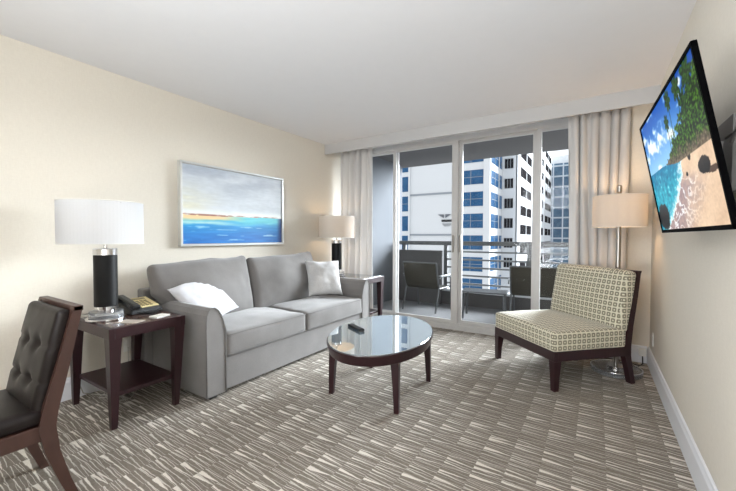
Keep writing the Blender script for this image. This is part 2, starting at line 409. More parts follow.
# ---------------------------------------------------------------- buildings across the street
struct('street_ground', bx(-140, 90, 20, 260, -41, -40), simple('street_asphalt', rgb(120, 122, 126), .9, scale=.1))
b1 = empty('office_tower', (0, 54, -40), 0, 'white office tower with blue windows and a big blank wall beyond the railing', 'building')
Z0 = -40
wb = B(); box(wb, -44, -13.52, 0, 24, 0, 78)
obj('wall', wb, FWHITE, b1)
for z in (8.15, 1.55, -5.05): obj('wall_groove', bx(-26.4, -18.2, -.12, .05, z-Z0-.14, z-Z0+.14), FGREY, b1)
bm = bx(-26.6, -26.35, -.35, .1, 0, 78); obj('wall_pilaster', bm, FWHITE, b1)
bm = bx(-14.25, -13.3, -.3, .3, 0, 78); obj('wall_pilaster', bm, FWHITE, b1)
def window(x0, x1, z0, z1, nm, glass, par, side=None, Y=0, nx=2, ny=2, frame=FGREY):
    g = B(); f = B(); t = .07
    if side is None:
        box(g, x0, x1, Y-.06, Y+.1, z0, z1)
        for i in range(1, nx): x = x0+(x1-x0)*i/nx; box(f, x-t/2, x+t/2, Y-.1, Y-.04, z0, z1)
        for i in range(1, ny): z = z0+(z1-z0)*i/ny; box(f, x0, x1, Y-.1, Y-.04, z-t/2, z+t/2)
    else:
        X = side
        box(g, X-.1, X+.06, x0, x1, z0, z1)
        for i in range(1, nx): y = x0+(x1-x0)*i/nx; box(f, X+.04, X+.1, y-t/2, y+t/2, z0, z1)
        for i in range(1, ny): z = z0+(z1-z0)*i/ny; box(f, X+.04, X+.1, x0, x1, z-t/2, z+t/2)
    o = obj(nm, g, glass, par); obj('mullion', f, frame, o); return o
for k in range(-5, 6):
    zb = 9.2+3.3*k-Z0
    window(-27.95, -26.65, zb-.4, zb+2.1, 'window', BLUEG, b1, nx=1, ny=1+(k % 2))
    window(-32.2, -30.0, zb, zb+2.1, 'window', BLUEG, b1)
    window(-18.1, -14.3 if k != -1 else -14.35, zb, zb+2.15, 'window', BLUEG, b1, nx=2, ny=2)
    window(1.2, 5.9, zb, zb+2.15, 'window', BLUEG, b1, side=-13.52, nx=2, ny=2)
    window(6.7, 8.4, zb, zb+2.15, 'window', BLUEG, b1, side=-13.52, nx=1, ny=1)
# winged emblem and dark lettering bar on the blank wall (too small in the photo to be legible)
lg = B(); Yp = -.14
def lgbox(x0, x1, z0, z1): box(lg, x0, x1, Yp, .02, z0-Z0, z1-Z0)
cx0 = -20.3
for i in range(5):
    z = 4.75-.11*i; hw = .95-.17*i; lgbox(cx0-hw-.1, cx0-.12, z-.035, z+.035); lgbox(cx0+.12, cx0+hw, z-.05, z+.05)
obj('wall_emblem', lg, simple('sign_grey', rgb(96, 100, 108), .6), b1)
lg = B()
for i in range(9):
    x = cx0-.5+.24*i; lgbox(x, x+.07, 3.6, 3.95); lgbox(x, x+.19, 3.6+.13*(i % 3), 3.69+.13*(i % 3)); lgbox(x+.13, x+.2, 3.6, 3.95)
obj('wall_lettering', lg, simple('sign_dark', rgb(34, 36, 42), .6), b1)
TXT = simple('sign_grey2', rgb(120, 124, 130), .6)
for r, z in enumerate((3.25, 3.08, 2.92)):
    lg = B()
    for i in range(9-2*r): x = cx0-.4+.15*r+.19*i; lgbox(x, x+.12, z, z+.06)
    obj('wall_small_text', lg, TXT, b1)

b2 = empty('balcony_tower', (0, 62.6, -40), 0, 'white tower with rows of dark recessed balconies receding to the right', 'building')
wb = B(); box(wb, -13.5, -11.15, 0, 52.5, 0, 82); obj('wall', wb, FWHITE, b2)
fl = B()
for k in range(-4, 6):
    zt = 10.95+3.3*k-Z0
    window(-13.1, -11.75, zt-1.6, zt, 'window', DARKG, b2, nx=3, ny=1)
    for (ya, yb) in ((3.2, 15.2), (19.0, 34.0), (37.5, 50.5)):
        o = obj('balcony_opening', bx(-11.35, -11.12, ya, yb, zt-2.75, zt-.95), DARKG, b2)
        p = B(); box(p, -11.12, -11.02, ya-.3, yb+.3, zt-.95+.0, zt+.62)
        y = (ya+yb)/2; box(p, -11.14, -11.09, y-.2, y+.2, zt-2.75, zt-.95)
        obj('balcony_parapet', p, FWHITE, o)
bm = bx(-11.3, -11.05, 0, 2.6, 0, 82); obj('wall_pilaster', bm, FWHITE, b2)
b3 = empty('glass_tower', (0, 119, -40), 0, 'steel blue glass tower with white crown at the right of the view', 'building')
obj('wall', bx(-13, 14, 0, 20, 0, 63.0), STEELG, b3)
cap = B(); box(cap, -12, 14, 1, 19, 63, 65.4); obj('crown', cap, FWHITE, b3)
g = B()
for k in range(0, 21): box(g, -13.05, 14.05, -.25, .05, 1+3.05*k, 1.45+3.05*k)
obj('floor_band', g, simple('tower_band', rgb(176, 186, 194), .5), b3)
g = B()
for i in range(10): x = -11.1+i*2.6; box(g, x-.16, x+.16, -.35, .05, 0, 63)
obj('vertical_fin', g, simple('tower_fin', rgb(190, 198, 206), .5), b3)

# ---------------------------------------------------------------- outdoor furniture
def outdoor_chair(loc, rz, label):
    """faces local +Y (back towards -Y)"""
    t = empty('patio_chair', loc, rz, label, 'chair', 'patio chairs on the balcony')
    w = .31
    for s in (-1, 1):
        f = B(); tube(f, [(s*w, -.02, .82), (s*w, .04, .55), (s*w, .09, .40), (s*w, .02, .2), (s*w, -.04, 0)], .014); obj('leg', f, OUTM, t)
        f = B(); tube(f, [(s*(w+.03), .04, .56), (s*(w+.03), .1, .60), (s*(w+.03), .42, .59), (s*(w+.03), .50, .54), (s*(w+.02), .52, .35), (s*(w+.01), .56, 0)], .014); obj('leg', f, OUTM, t)
        a = B(); box(a, s*(w+.03)-.025, s*(w+.03)+.025, .06, .44, .60, .615, .005); obj('armrest', a, OUTL, t)
    st = B(); n = 10
    prof = [(-.03, .82), (-.005, .7), (.02, .6), (.05, .5), (.09, .42), (.14, .385), (.25, .375), (.4, .385), (.52, .40)]
    loft(st, [[(-w+.01, y, z), (w-.01, y, z), (w-.01, y-.008, z-.010), (-w+.01, y-.008, z-.010)] for y, z in prof]); obj('sling', st, SLING, t)
    r = B(); tube(r, [(-w, -.02, .82), (w, -.02, .82)], .014); tube(r, [(-w, .52, .39), (w, .52, .39)], .012); tube(r, [(-w, .1, .39), (-w, .54, .39)], .012); tube(r, [(w, .1, .39), (w, .54, .39)], .012)
    obj('seat_frame', r, OUTM, t)
    return t
outdoor_chair((-2.50, 5.50, 0), math.radians(-4), 'balcony chair with dark sling back in front of the solid grey panel')
outdoor_chair((-.76, 5.60, 0), math.radians(3), 'balcony chair with brown sling back behind the patterned accent chair')
t = empty('patio_table', (-1.45, 5.60, 0), math.radians(8), 'low grey slatted patio table between the two balcony chairs', 'table')
s = B()
for i in range(7): box(s, -.33, .33, -.2+.058*i, -.2+.058*i+.046, .405, .425, .003)
box(s, -.33, -.30, -.2, .2, .385, .405); box(s, .30, .33, -.2, .2, .385, .405); obj('tabletop', s, OUTM, t)
for sx in (-1, 1):
    for sy in (-1, 1): l = B(); bar(l, (sx*.28, sy*.17, .39), (sx*.3, sy*.19, 0), .022); obj('leg', l, OUTM, t)

# ---------------------------------------------------------------- curtains
def curtain(name, x0, x1, y, z0, z1, folds, amp, seed, label, flare=.0):
    bm = B(); nx, nz = folds*14, 40; rows = []
    for j in range(nz+1):
        v = j/nz; z = z1+(z0-z1)*v; row = []
        for i in range(nx+1):
            u = i/nx
            ph = u*folds*2*math.pi + 1.6*noise.noise(Vector((u*5, v*1.2, seed)))
            a = amp*(.55+.45*math.sin(math.pi*min(1, v*3+.15)/2))*(.7+.6*noise.noise(Vector((u*7, v*.8, seed+5))))
            xx = x0+(x1-x0)*u + .018*math.cos(ph)*(.3+v) + flare*(v-.0)*(u-.5) + .02*noise.noise(Vector((u*3, v*2.5, seed+9)))*v
            yy = y+a*math.sin(ph)+.012*noise.noise(Vector((u*20, v*4, seed)))
            row.append(bm.verts.new((xx, yy, z)))
        rows.append(row)
    for j in range(nz):
        for i in range(nx): bm.faces.new((rows[j][i], rows[j][i+1], rows[j+1][i+1], rows[j+1][i]))
    o = obj(name, bm, CURT, smooth=True); md = o.modifiers.new('thickness', 'SOLIDIFY'); md.thickness = .003
    tag(o, label, 'curtain'); return o
curtain('curtain', -3.345, -2.77, 4.40, .03, 2.55, 5, .045, 1, 'grey white floor length curtain gathered by the far table lamp')
curtain('curtain', -.285, .262, 4.392, .03, 2.55, 6, .045, 4, 'grey white floor length curtain gathered behind the floor lamp', flare=-.09)
tr = B(); box(tr, XL+.02, XR-.03, 4.31, 4.41, 2.585, 2.6145)
tag(obj('curtain_track', tr, WPLAST), 'white curtain track hidden inside the ceiling valance', 'curtain track')

# ---------------------------------------------------------------- painting
def color_plane(nx, ny, w, h, fn, matname, emission=0, rough=.4, contrast=1.0):
    """flat picture in local XZ plane facing -Y, colours per vertex from fn(u,v)"""
    me = bpy.data.meshes.new('picture'); vs = []; fs = []
    for j in range(ny+1):
        for i in range(nx+1): vs.append((w*(i/nx-.5), 0, h*(j/ny-.5)))
    for j in range(ny):
        for i in range(nx): a = j*(nx+1)+i; fs.append((a, a+1, a+nx+2, a+nx+1))
    me.from_pydata(vs, [], fs); ca = me.color_attributes.new('Picture', 'FLOAT_COLOR', 'POINT')
    for j in range(ny+1):
        for i in range(nx+1):
            c = fn(i/nx, j/ny); c = tuple(128+(q-128)*contrast for q in c); ca.data[j*(nx+1)+i].color = rgb(*[max(0, min(255, q)) for q in c])
    k = NB(matname); at = k.n('ShaderNodeAttribute'); at.attribute_name = 'Picture'
    if emission:
        k.b.inputs['Base Color'].default_value = (.01, .01, .01, 1); k.l(at.outputs['Color'], k.b.inputs['Emission Color']); k.b.inputs['Emission Strength'].default_value = emission
        k.b.inputs['Specular IOR Level'].default_value = .03
    else: k.l(at.outputs['Color'], k.b.inputs['Base Color'])
    k.b.inputs['Roughness'].default_value = rough; me.materials.append(k.m); return me
def lerp(a, b, t): t = max(0, min(1, t)); return tuple(a[i]+(b[i]-a[i])*t for i in range(3))
def ss(a, b, x): t = max(0, min(1, (x-a)/(b-a))); return t*t*(3-2*t)
def N(x, y, s=0): return noise.noise(Vector((x, y, s)))
def FB(x, y, s=0): return N(x, y, s)+.5*N(2*x, 2*y, s)+.25*N(4*x, 4*y, s)+.12*N(8*x, 8*y, s)
def art(u, v):
    n = FB(u*3, v*9, 2); n2 = FB(u*14, v*40, 5)
    sky = lerp((196, 203, 209), (172, 181, 194), ss(.5, 1, v)); sky = lerp(sky, (222, 218, 190), ss(.45, 0, u)*ss(.95, .5, v)*.7)
    sky = lerp(sky, (206, 213, 220), .35+n*.8); sky = tuple(c+n2*7 for c in sky)
    hz = .365+.01*u+.012*n
    if v > hz+.0:
        c = sky
        d = v-hz
        c = lerp((228, 232, 230), c, ss(.02, .11, d+n2*.02))
        br = ss(.018, .006, abs(d-.006+.012*n)); c = lerp(c, (142, 78, 62), br*max(0, min(.85, (.85 if u < .45 else .35)+n2*.9)))
        return c
    d = hz-v
    sea = lerp((96, 196, 208), (34, 138, 200), ss(.03, .16, d+n*.04)); sea = lerp(sea, (14, 104, 184), ss(.12, .3, d)*.8)
    sea = tuple(c+FB(u*5, v*30, 9)*12 for c in sea)
    wv = FB(u*4, v*34, 15); sea = lerp(sea, (190, 226, 232), .6*ss(.42, .7, wv)*ss(.05, .1, d))
    shore = ss(.085, .03, d+.02*n)*ss(.62, .3, u); sea = lerp(sea, (228, 200, 152), shore)
    fo = ss(.03, .0, abs(d-.09+.02*n-.05*u))*ss(.7, .2, u); sea = lerp(sea, (206, 228, 214), fo*.7)
    if u > .93: sea = lerp(sea, (18, 40, 96), ss(.93, .99, u)*.8)
    return sea
pc = (XL+.028, (1.885+3.215)/2, 1.573)
P = empty('wall_painting', pc, 0, 'framed seascape painting of blue water and pale sky above the sofa', 'painting')
pw, ph_ = 1.33, .83
me = color_plane(200, 120, pw-.05, ph_-.05, art, 'seascape_paint')
o = bpy.data.objects.new('canvas', me); C.objects.link(o); o.parent = P; o.rotation_euler = (0, 0, math.radians(90)); o.location = (.012, 0, 0)
f = B()
for (a, b, c, d) in ((-pw/2, pw/2, ph_/2-.022, ph_/2), (-pw/2, pw/2, -ph_/2, -ph_/2+.022), (-pw/2, -pw/2+.022, -ph_/2+.022, ph_/2-.022), (pw/2-.022, pw/2, -ph_/2+.022, ph_/2-.022)):
    box(f, -.026, .026, a, b, c, d, .002)
obj('frame', f, simple('silver_leaf_frame', rgb(214, 216, 214), .3, .5, var=.1), P)
obj('backing_board', bx(-.026, .004, -pw/2+.02, pw/2-.02, -ph_/2+.02, ph_/2-.02), simple('frame_backing', rgb(190, 160, 120), .8), P)

# ---------------------------------------------------------------- television
def palm(u, v):
    for (px, py, r) in ((.61, .93, .085), (.75, .93, .10), (.89, .93, .12), (.53, .80, .07), (.80, .80, .10)):
        dx, dy = (u-px)*1.78, v-py; r_ = math.hypot(dx, dy); a = math.atan2(dy, dx)
        if r_ < r*(.55+.45*abs(math.sin(a*3.5+px*9))): return True
        if abs(dx+.12*(py-v)**2*4) < .007 and .5 < v < py: return True
    return False
def beach(u, v):
    n = FB(u*6, v*6, 3); n2 = FB(u*26, v*22, 7); n3 = FB(u*60, v*50, 1)
    # coast profile of the jungle headland
    top = .50+max(0, (u-.36))*.7+.08*n2
    if u > .62: top = max(top, .66+(u-.62)*.62+.09*n2)
    bottom = .53-.05*ss(.3, .6, u)
    shore = .22+ (v-.04)*1.25 if v < .3 else .54+(v-.32)*.75
    if v > bottom:
        if palm(u, v): return lerp((18, 40, 18), (70, 108, 44), .5+n3*1.3)
        if v < top and u > .38:
            rock = ss(.13, .02, v-bottom+.06*n2); g = lerp((12, 30, 12), (96, 134, 50), .42+1.5*n3+.5*n2)
            return lerp(g, lerp((84, 76, 66), (142, 128, 110), .5+n3), rock)
        sky = lerp((150, 196, 232), (40, 100, 176), ss(.5, 1., v)); sky = lerp(sky, (30, 78, 150), ss(.6, 1, u)*.6)
        cl = ss(.0, .5, n+.25-abs(v-.76)*1.1-max(0, u-.3)*.9); return lerp(sky, (240, 246, 252), cl)
    # boulders
    def ell(cx, cy, a, b): return ((u-cx)/a)**2+((v-cy)/b)**2+.25*n2
    if ell(.87, .37, .065, .055) < 1: return lerp((34, 32, 32), (72, 66, 62), ss(.32, .42, v)+n3*.3)
    if ell(.95, .325, .06, .02) < 1: return (96, 78, 66)
    if ell(.11, .12, .12, .12) < 1: return lerp((34, 38, 44), (84, 88, 94), ss(.1, .25, v)*.6+n3*.3)
    if ell(.73, .475, .02, .03) < 1 or ell(.66, .37, .015, .015) < 1: return (58, 52, 48)
    sb = shore+.05*n+.02*n2
    if u < sb:
        sea = lerp((34, 130, 160), (84, 196, 208), .5+.8*n2); sea = lerp(sea, (22, 92, 140), ss(.3, .5, v)*.4)
        fo = ss(.10, .01, sb-u+.07*n2)+ss(.45, .9, n2+.3*n)*.6; return lerp(sea, (236, 244, 246), min(1, fo*.9))
    wet = ss(.42, .0, u-sb-.5*max(0, .3-v))*ss(.46, .30, v+.05*n2)
    sand = lerp((228, 204, 178), (200, 172, 146), .4+n*.5); sand = tuple(c+n3*8 for c in sand)
    lace = abs(FB(u*9+v*4, v*12-u*5, 11)); ws = lerp((176, 154, 150), (150, 134, 138), .5+n2)
    if lace < .16: ws = lerp((246, 246, 250), ws, lace/.16)
    return lerp(sand, ws, wet*ss(.42, .3, v+.0*u) if u > sb+.02 else wet)
tv_t, tv_a = .187, -.039
wd = Vector((math.sin(tv_a), math.cos(tv_a), 0)); nn = Vector((-math.cos(tv_a), math.sin(tv_a), 0))
upv = Vector((0, 0, 1))*math.cos(tv_t)+nn*math.sin(tv_t); nrm = (-wd).cross(upv)*-1
nrm = wd.cross(upv); nrm = nrm if nrm.dot(nn) > 0 else -nrm
TVW, TVH = 1.1, 1.1*.57
T = empty('television', (.289, 2.109, 1.594), 0, 'flat screen television on a tilted wall mount showing a tropical beach', 'television')
# local frame: X = screen right (towards -wd), Z = up, -Y = facing the room
Mx = Matrix((-wd, -nrm, upv)).transposed().to_4x4(); Mx.translation = (.289, 2.109, 1.594); T.matrix_world = Mx
me = color_plane(300, 170, TVW-.026, TVH-.03, beach, 'tv_picture', emission=.85, rough=.3, contrast=1.28)
o = bpy.data.objects.new('screen', me); C.objects.link(o); o.parent = T; o.location = (0, -.0015, .002)
b = B(); q = .013
box(b, -TVW/2, TVW/2, .0, .012, -TVH/2, TVH/2, .003)
for (a, c, d, e) in ((-TVW/2, TVW/2, TVH/2-q, TVH/2), (-TVW/2, TVW/2, -TVH/2, -TVH/2+q+.004), (-TVW/2, -TVW/2+q, -TVH/2, TVH/2), (TVW/2-q, TVW/2, -TVH/2, TVH/2)): box(b, a, c, -.006, .004, d, e)
obj('housing', b, SCREENBZ, T)
obj('rear_cover', bx(-.2, .2, .012, .045, -.24, .10, bev=.01), SCREENBZ, T)
br = B(); box(br, -.22, -.19, .045, .065, -.2, .2); box(br, .19, .22, .045, .065, -.2, .2); box(br, -.25, .25, .05, .06, -.05, .05)
obj('bracket', br, GREYM, T)
# wall plate and arm (world-aligned)
iv = Mx.inverted()
wp = B(); box(wp, .435, XR-.001, 1.92, 2.28, 1.44, 1.74, .004); box(wp, .36, .44, 2.04, 2.16, 1.52, 1.66, .004)
bmesh.ops.transform(wp, matrix=iv, verts=wp.verts[:]); obj('wall_plate', wp, GREYM, T)
cb = B(); tube(cb, [(.40, 1.78, 1.60), (.42, 1.70, 1.71), (.435, 1.62, 1.70), (.44, 1.58, 1.58), (.44, 1.62, 1.45), (.42, 1.75, 1.38), (.38, 1.88, 1.42)], .006)
tube(cb, [(.39, 1.80, 1.62), (.43, 1.66, 1.66), (.445, 1.60, 1.62), (.445, 1.60, 1.42), (.43, 1.72, 1.33), (.38, 1.9, 1.4)], .005)
bmesh.ops.transform(cb, matrix=iv, verts=cb.verts[:]); obj('cable', cb, GREYM, T, smooth=True)
bpy.context.view_layer.update()

# ---------------------------------------------------------------- sofa
SX, SB = -2.45, -3.37
sf = empty('sofa', (-2.9, 2.70, 0), 0, 'two seat grey upholstered sofa with piped arms against the left wall', 'sofa')
def sloc(bm): bmesh.ops.translate(bm, verts=bm.verts[:], vec=(2.9, -2.70, 0)); return bm
base = B(); box(base, SB+.02, SX-.012, 1.73, 3.67, .035, .30, .012, 3); box(base, SB, SB+.13, 1.50, 3.88, .06, .80, .02, 3)
obj('base', sloc(base), SOFA, sf, smooth=False)
def arm(ya, yb, flip):
    w = yb-ya
    # profile (y from outer 0 to inner w)
    pr = [(0, .03), (0, .60), (.006, .655), (.022, .692), (.045, .71), (.072, .708), (.10, .685), (.125, .645), (.145, .59), (w, .52), (w, .03)]
    pts = [((ya+u) if not flip else (yb-u), v) for u, v in pr]
    bm = B(); n = 16
    rings = []
    for i in range(n+1):
        x = SB+.01+(SX-SB-.01)*i/n; dz = .012*math.sin(i*1.1)*0
        rings.append([(x, y, z+(dz if z > .5 else 0)) for y, z in pts])
    loft(bm, rings)
    o = obj('arm', sloc(bm), SOFA, sf)
    pp = B(); tube(pp, [(SX+.002, y, z) for y, z in pts], .0055, 8); p2 = obj('piping', sloc(pp), PIPE, o, smooth=True)
    return o
arm(1.566, 1.73, False); arm(3.67, 3.834, True)
def cush(y0, y1, seed):
    c = Vector((-2.80, (y0+y1)/2, .395)); hx, hy, hz = .36, (y1-y0)/2, .095
    bm = rbox(hx, hy, hz, .035, 20, (0.010, .0, .030), .010, 5, seed); bmesh.ops.translate(bm, verts=bm.verts[:], vec=c)
    o = obj('seat_cushion', sloc(bm), SOFA, sf, smooth=True)
    for z in (-hz+.014, hz-.014):
        pts = []
        for sx, sy in ((1, -1), (1, 1), (-1, 1), (-1, -1)):
            for q in range(5):
                a = {(1, -1): -90, (1, 1): 0, (-1, 1): 90, (-1, -1): 180}[(sx, sy)]+q*22.5
                pts.append(c+Vector((sx*(hx-.035)+.033*math.cos(math.radians(a)), sy*(hy-.035)+.033*math.sin(math.radians(a)), z)))
        P2 = []
        for i in range(len(pts)):
            a, b = pts[i], pts[(i+1) % len(pts)]
            nseg = 8 if (b-a).length > .1 else 1
            for s in range(nseg): P2.append(a.lerp(b, s/nseg))
        pp = B(); tube(pp, P2, .005, 6, closed=True); obj('piping', sloc(pp), PIPE, o, smooth=True)
cush(1.735, 2.655, 1); cush(2.66, 3.665, 2)
def backc(y0, y1, seed, flop):
    hz = .29; c = Vector((-3.06, (y0+y1)/2, .755)); hy = (y1-y0)/2
    def warp(e):
        e = Vector(e)
        k = max(0, min(1, (.02-e.z)/.2))
        if flop == -1 and e.y < 0: e.y += k*.19*(-e.y/hy)
        if flop == 1 and e.y > 0: e.y -= k*.02
        # soft slump at the top corners
        e.z += .022*(e.y/hy)*max(0, e.z/hz)+(.012*noise.noise(Vector((e.y*4, seed, 0)))+.008*(abs(e.y)/hy)**3)*max(0, e.z/hz)
        return e
    bm = rbox(.05, hy, hz, .045, 24, (.11, .0, .0), .016, 4.2, seed+3, warp)
    bmesh.ops.rotate(bm, verts=bm.verts[:], cent=(0, 0, -.2), matrix=Matrix.Rotation(math.radians(-15), 3, 'Y'))
    bmesh.ops.translate(bm, verts=bm.verts[:], vec=c); o = obj('back_cushion', sloc(bm), SOFA, sf, smooth=True)
backc(1.50, 2.49, 1, -1); backc(2.50, 3.52, 2, 1)
for x in (SX-.06, SB+.06):
    for y in (1.64, 3.76): obj('foot', sloc(bx(x-.03, x+.03, y-.03, y+.03, 0, .045)), BLACK, sf)

def throw(center, rx, ry, rz, s, h, t, mat, label, seed, dz=0):
    bm = pillow(s, h, t, seed=seed); o = obj('throw_pillow', bm, mat, smooth=True)
    Mz = Matrix.Rotation(rz, 4, 'Z') @ Matrix.Rotation(ry, 4, 'Y') @ Matrix.Rotation(rx, 4, 'X'); Mz.translation = center
    o.matrix_world = Mz; tag(o, label, 'pillow'); return o
throw((-2.92, 1.86, .70), -.77, -.18, 1.93, .49, .46, .11, WPIL, 'white cotton throw pillow slouched over the near sofa arm', 3)
throw((-2.84, 3.40, .745), -.45, .03, 1.02, .44, .46, .15, GPIL, 'pale grey woven throw pillow standing in the far corner of the sofa', 8)

# ---------------------------------------------------------------- end tables
def end_table(loc, label, H=.66):
    """local origin at the floor centre; X depth .66, Y width .5"""
    t = empty('end_table', loc, 0, label, 'table', 'dark wood end tables beside the sofa')
    hx, hy = .342, .25
    fr = B(); a = .07
    box(fr, -hx, hx, -hy, -hy+.035, H-a, H, .003); box(fr, -hx, hx, hy-.035, hy, H-a, H, .003)
    box(fr, -hx, -hx+.035, -hy+.035, hy-.035, H-a, H, .003); box(fr, hx-.035, hx, -hy+.035, hy-.035, H-a, H, .003)
    box(fr, -hx+.03, hx-.03, -hy+.03, hy-.03, H-.03, H-.008)
    obj('apron', fr, DWOOD, t)
    obj('glass_top', bx(-hx+.03, hx-.03, -hy+.03, hy-.03, H-.008, H+.003, bev=.002), ETGLASS, t)
    for sx in (-1, 1):
        for sy in (-1, 1):
            l = B()
            def ring(z, w): x1, y1 = sx*hx, sy*hy; k = (.012 if sy < 0 else .048)*(1-z/H); x1 -= sx*.010*(1-z/H); y1 -= sy*k; return [(x1, y1, z), (x1-sx*w, y1, z), (x1-sx*w, y1-sy*w, z), (x1, y1-sy*w, z)]
            loft(l, [ring(0, .034), ring(.12, .043), ring(.40, .060), ring(.52, .068), ring(H-.068, .076)]); obj('leg', l, DWOOD, t)
    obj('shelf', bx(-hx+.045, hx-.045, -hy+.045, hy-.045, .195, .222, bev=.003), DWOOD, t)
    return t
end_table((-2.945, 1.243, 0), 'dark wood end table with lower shelf holding the telephone by the near sofa arm')
end_table((-2.865, 4.09, 0), 'dark wood end table between the far sofa arm and the balcony doors', .70)

# ---------------------------------------------------------------- table lamps
def table_lamp(loc, label, lit, shade):
    t = empty('table_lamp', loc, 0, label, 'lamp', 'table lamps on the end tables')
    b = B(); lathe(b, [(.0, 0), (.118, 0), (.122, .004), (.122, .012), (.118, .016), (0, .016)]); obj('base_plate', b, CHROME, t)
    b = B(); lathe(b, [(0, .016), (.10, .016), (.104, .02), (.104, .056), (.10, .06), (0, .06)]); obj('crystal_base', b, CRYST, t)
    b = B(); lathe(b, [(0, .06), (.052, .06), (.052, .078), (.072, .078), (.072, .096), (0, .096)]); obj('lower_collar', b, CHROME, t)
    b = B(); lathe(b, [(0, .096), (.068, .096), (.071, .100), (.071, .456), (.068, .46), (0, .46)], n=64); obj('column', b, BLEATH, t, smooth=False)
    b = B(); lathe(b, [(0, .46), (.074, .46), (.074, .50), (.068, .506), (.02, .506), (.012, .51), (.012, .56), (0, .56)]); obj('upper_collar', b, CHROME, t)
    s = B(); lathe(s, [(.247, .545), (.25, .547), (.25, .833), (.247, .835)], n=72)
    s = B(); n = 72; R_, h0, h1 = .25, .54, .83
    loft(s, [[(r*math.cos(2*math.pi*j/n), r*math.sin(2*math.pi*j/n), z) for j in range(n)] for r, z in ((R_, h0), (R_, h1), (R_-.003, h1), (R_-.003, h0), (R_, h0))], cap=False)
    bmesh.ops.remove_doubles(s, verts=s.verts[:], dist=1e-5)
    sh = obj('lamp_shade', s, shade, t); sh.location = (0, -.018 if shade is SHADEW else 0, 0)
    for z in (h0, h1): obj('shade_trim', tube(B(), [((R_+.0005)*math.cos(2*math.pi*j/n), (R_+.0005)*math.sin(2*math.pi*j/n), z) for j in range(n)], .003, 6, closed=True), WPLAST, sh)
    sp_ = B()
    for a in range(3): tube(sp_, [(0, 0, .81), (R_*math.cos(a*2.09), R_*math.sin(a*2.09), .82)], .002, 6)
    tube(sp_, [(0, 0, .56), (0, 0, .85)], .005, 8); obj('harp', sp_, CHROME, t)
    bl = B(); lathe(bl, [(0, .62), (.014, .62), (.016, .65), (.03, .68), (.032, .70), (.024, .725), (0, .735)], n=20); obj('bulb', bl, BULB if lit else BULBOFF, t, smooth=True)
    if lit:
        l = bpy.data.lights.new('lamp_light', 'POINT'); l.energy = lit; l.color = (1, .70, .42) if shade is SHADE else (1, .96, .92); l.shadow_soft_size = .035
        lo = bpy.data.objects.new('lamp_light', l); C.objects.link(lo); lo.parent = t; lo.location = (0, .05, .69)
table_lamp((-2.945, 1.11, .664), 'white drum shade lamp on black column beside the telephone', .35, SHADEW)
table_lamp((-3.07, 3.95, .704), 'glowing drum shade lamp on black column in front of the left curtain', 2.4, SHADE)

# ---------------------------------------------------------------- floor lamp
fl = empty('floor_lamp', (.172, 4.03, 0), 0, 'tall floor lamp with round linen shade behind the patterned accent chair', 'lamp')
b = B(); lathe(b, [(0, 0), (.195, 0), (.205, .008), (.205, .032), (.195, .04), (0, .04)], n=64); obj('crystal_base', b, CRYST, fl); b = B(); tube(b, [(.2*math.cos(a/10.2), .2*math.sin(a/10.2), .043) for a in range(64)], .006, 8, closed=True); obj('base_ring', b, CHROME, fl, smooth=True)
b = B(); lathe(b, [(0, .03), (.07, .03), (.07, .06), (.03, .065), (0, .065)]); obj('collar', b, CHROME, fl)
b = B(); lathe(b, [(0, .065), (.02, .065), (.02, 1.36), (.012, 1.37), (.012, 1.44), (0, 1.44)], n=24); obj('pole', b, BRUSH, fl)
s = B(); n = 72; R_, h0, h1 = .21, 1.355, 1.64
loft(s, [[(r*math.cos(2*math.pi*j/n), r*math.sin(2*math.pi*j/n), z) for j in range(n)] for r, z in ((R_, h0), (R_, h1), (R_-.003, h1), (R_-.003, h0), (R_, h0))], cap=False)
bmesh.ops.remove_doubles(s, verts=s.verts[:], dist=1e-5); sh = obj('lamp_shade', s, SHADE, fl)
for z in (h0, h1): obj('shade_trim', tube(B(), [((R_+.0005)*math.cos(2*math.pi*j/n), (R_+.0005)*math.sin(2*math.pi*j/n), z) for j in range(n)], .003, 6, closed=True), WPLAST, sh)
b = B(); tube(b, [(0, 0, 1.44), (0, 0, 1.66)], .005, 8)
for a in range(3): tube(b, [(0, 0, 1.62), (R_*math.cos(a*2.09), R_*math.sin(a*2.09), 1.635)], .002, 6)
lathe(b, [(0, 1.66), (.014, 1.66), (.02, 1.68), (.02, 1.73), (.012, 1.74), (0, 1.742)], n=20); obj('finial', b, BRUSH, fl)
bl = B(); lathe(bl, [(0, 1.46), (.014, 1.46), (.016, 1.49), (.03, 1.52), (.032, 1.54), (.024, 1.565), (0, 1.575)], -.05, .0, n=20); obj('bulb', bl, BULB, fl, smooth=True)
l = bpy.data.lights.new('lamp_light', 'POINT'); l.energy = 5; l.color = (1, .66, .38); l.shadow_soft_size = .035
lo = bpy.data.objects.new('lamp_light', l); C.objects.link(lo); lo.parent = fl; lo.location = (.02, .09, 1.55)

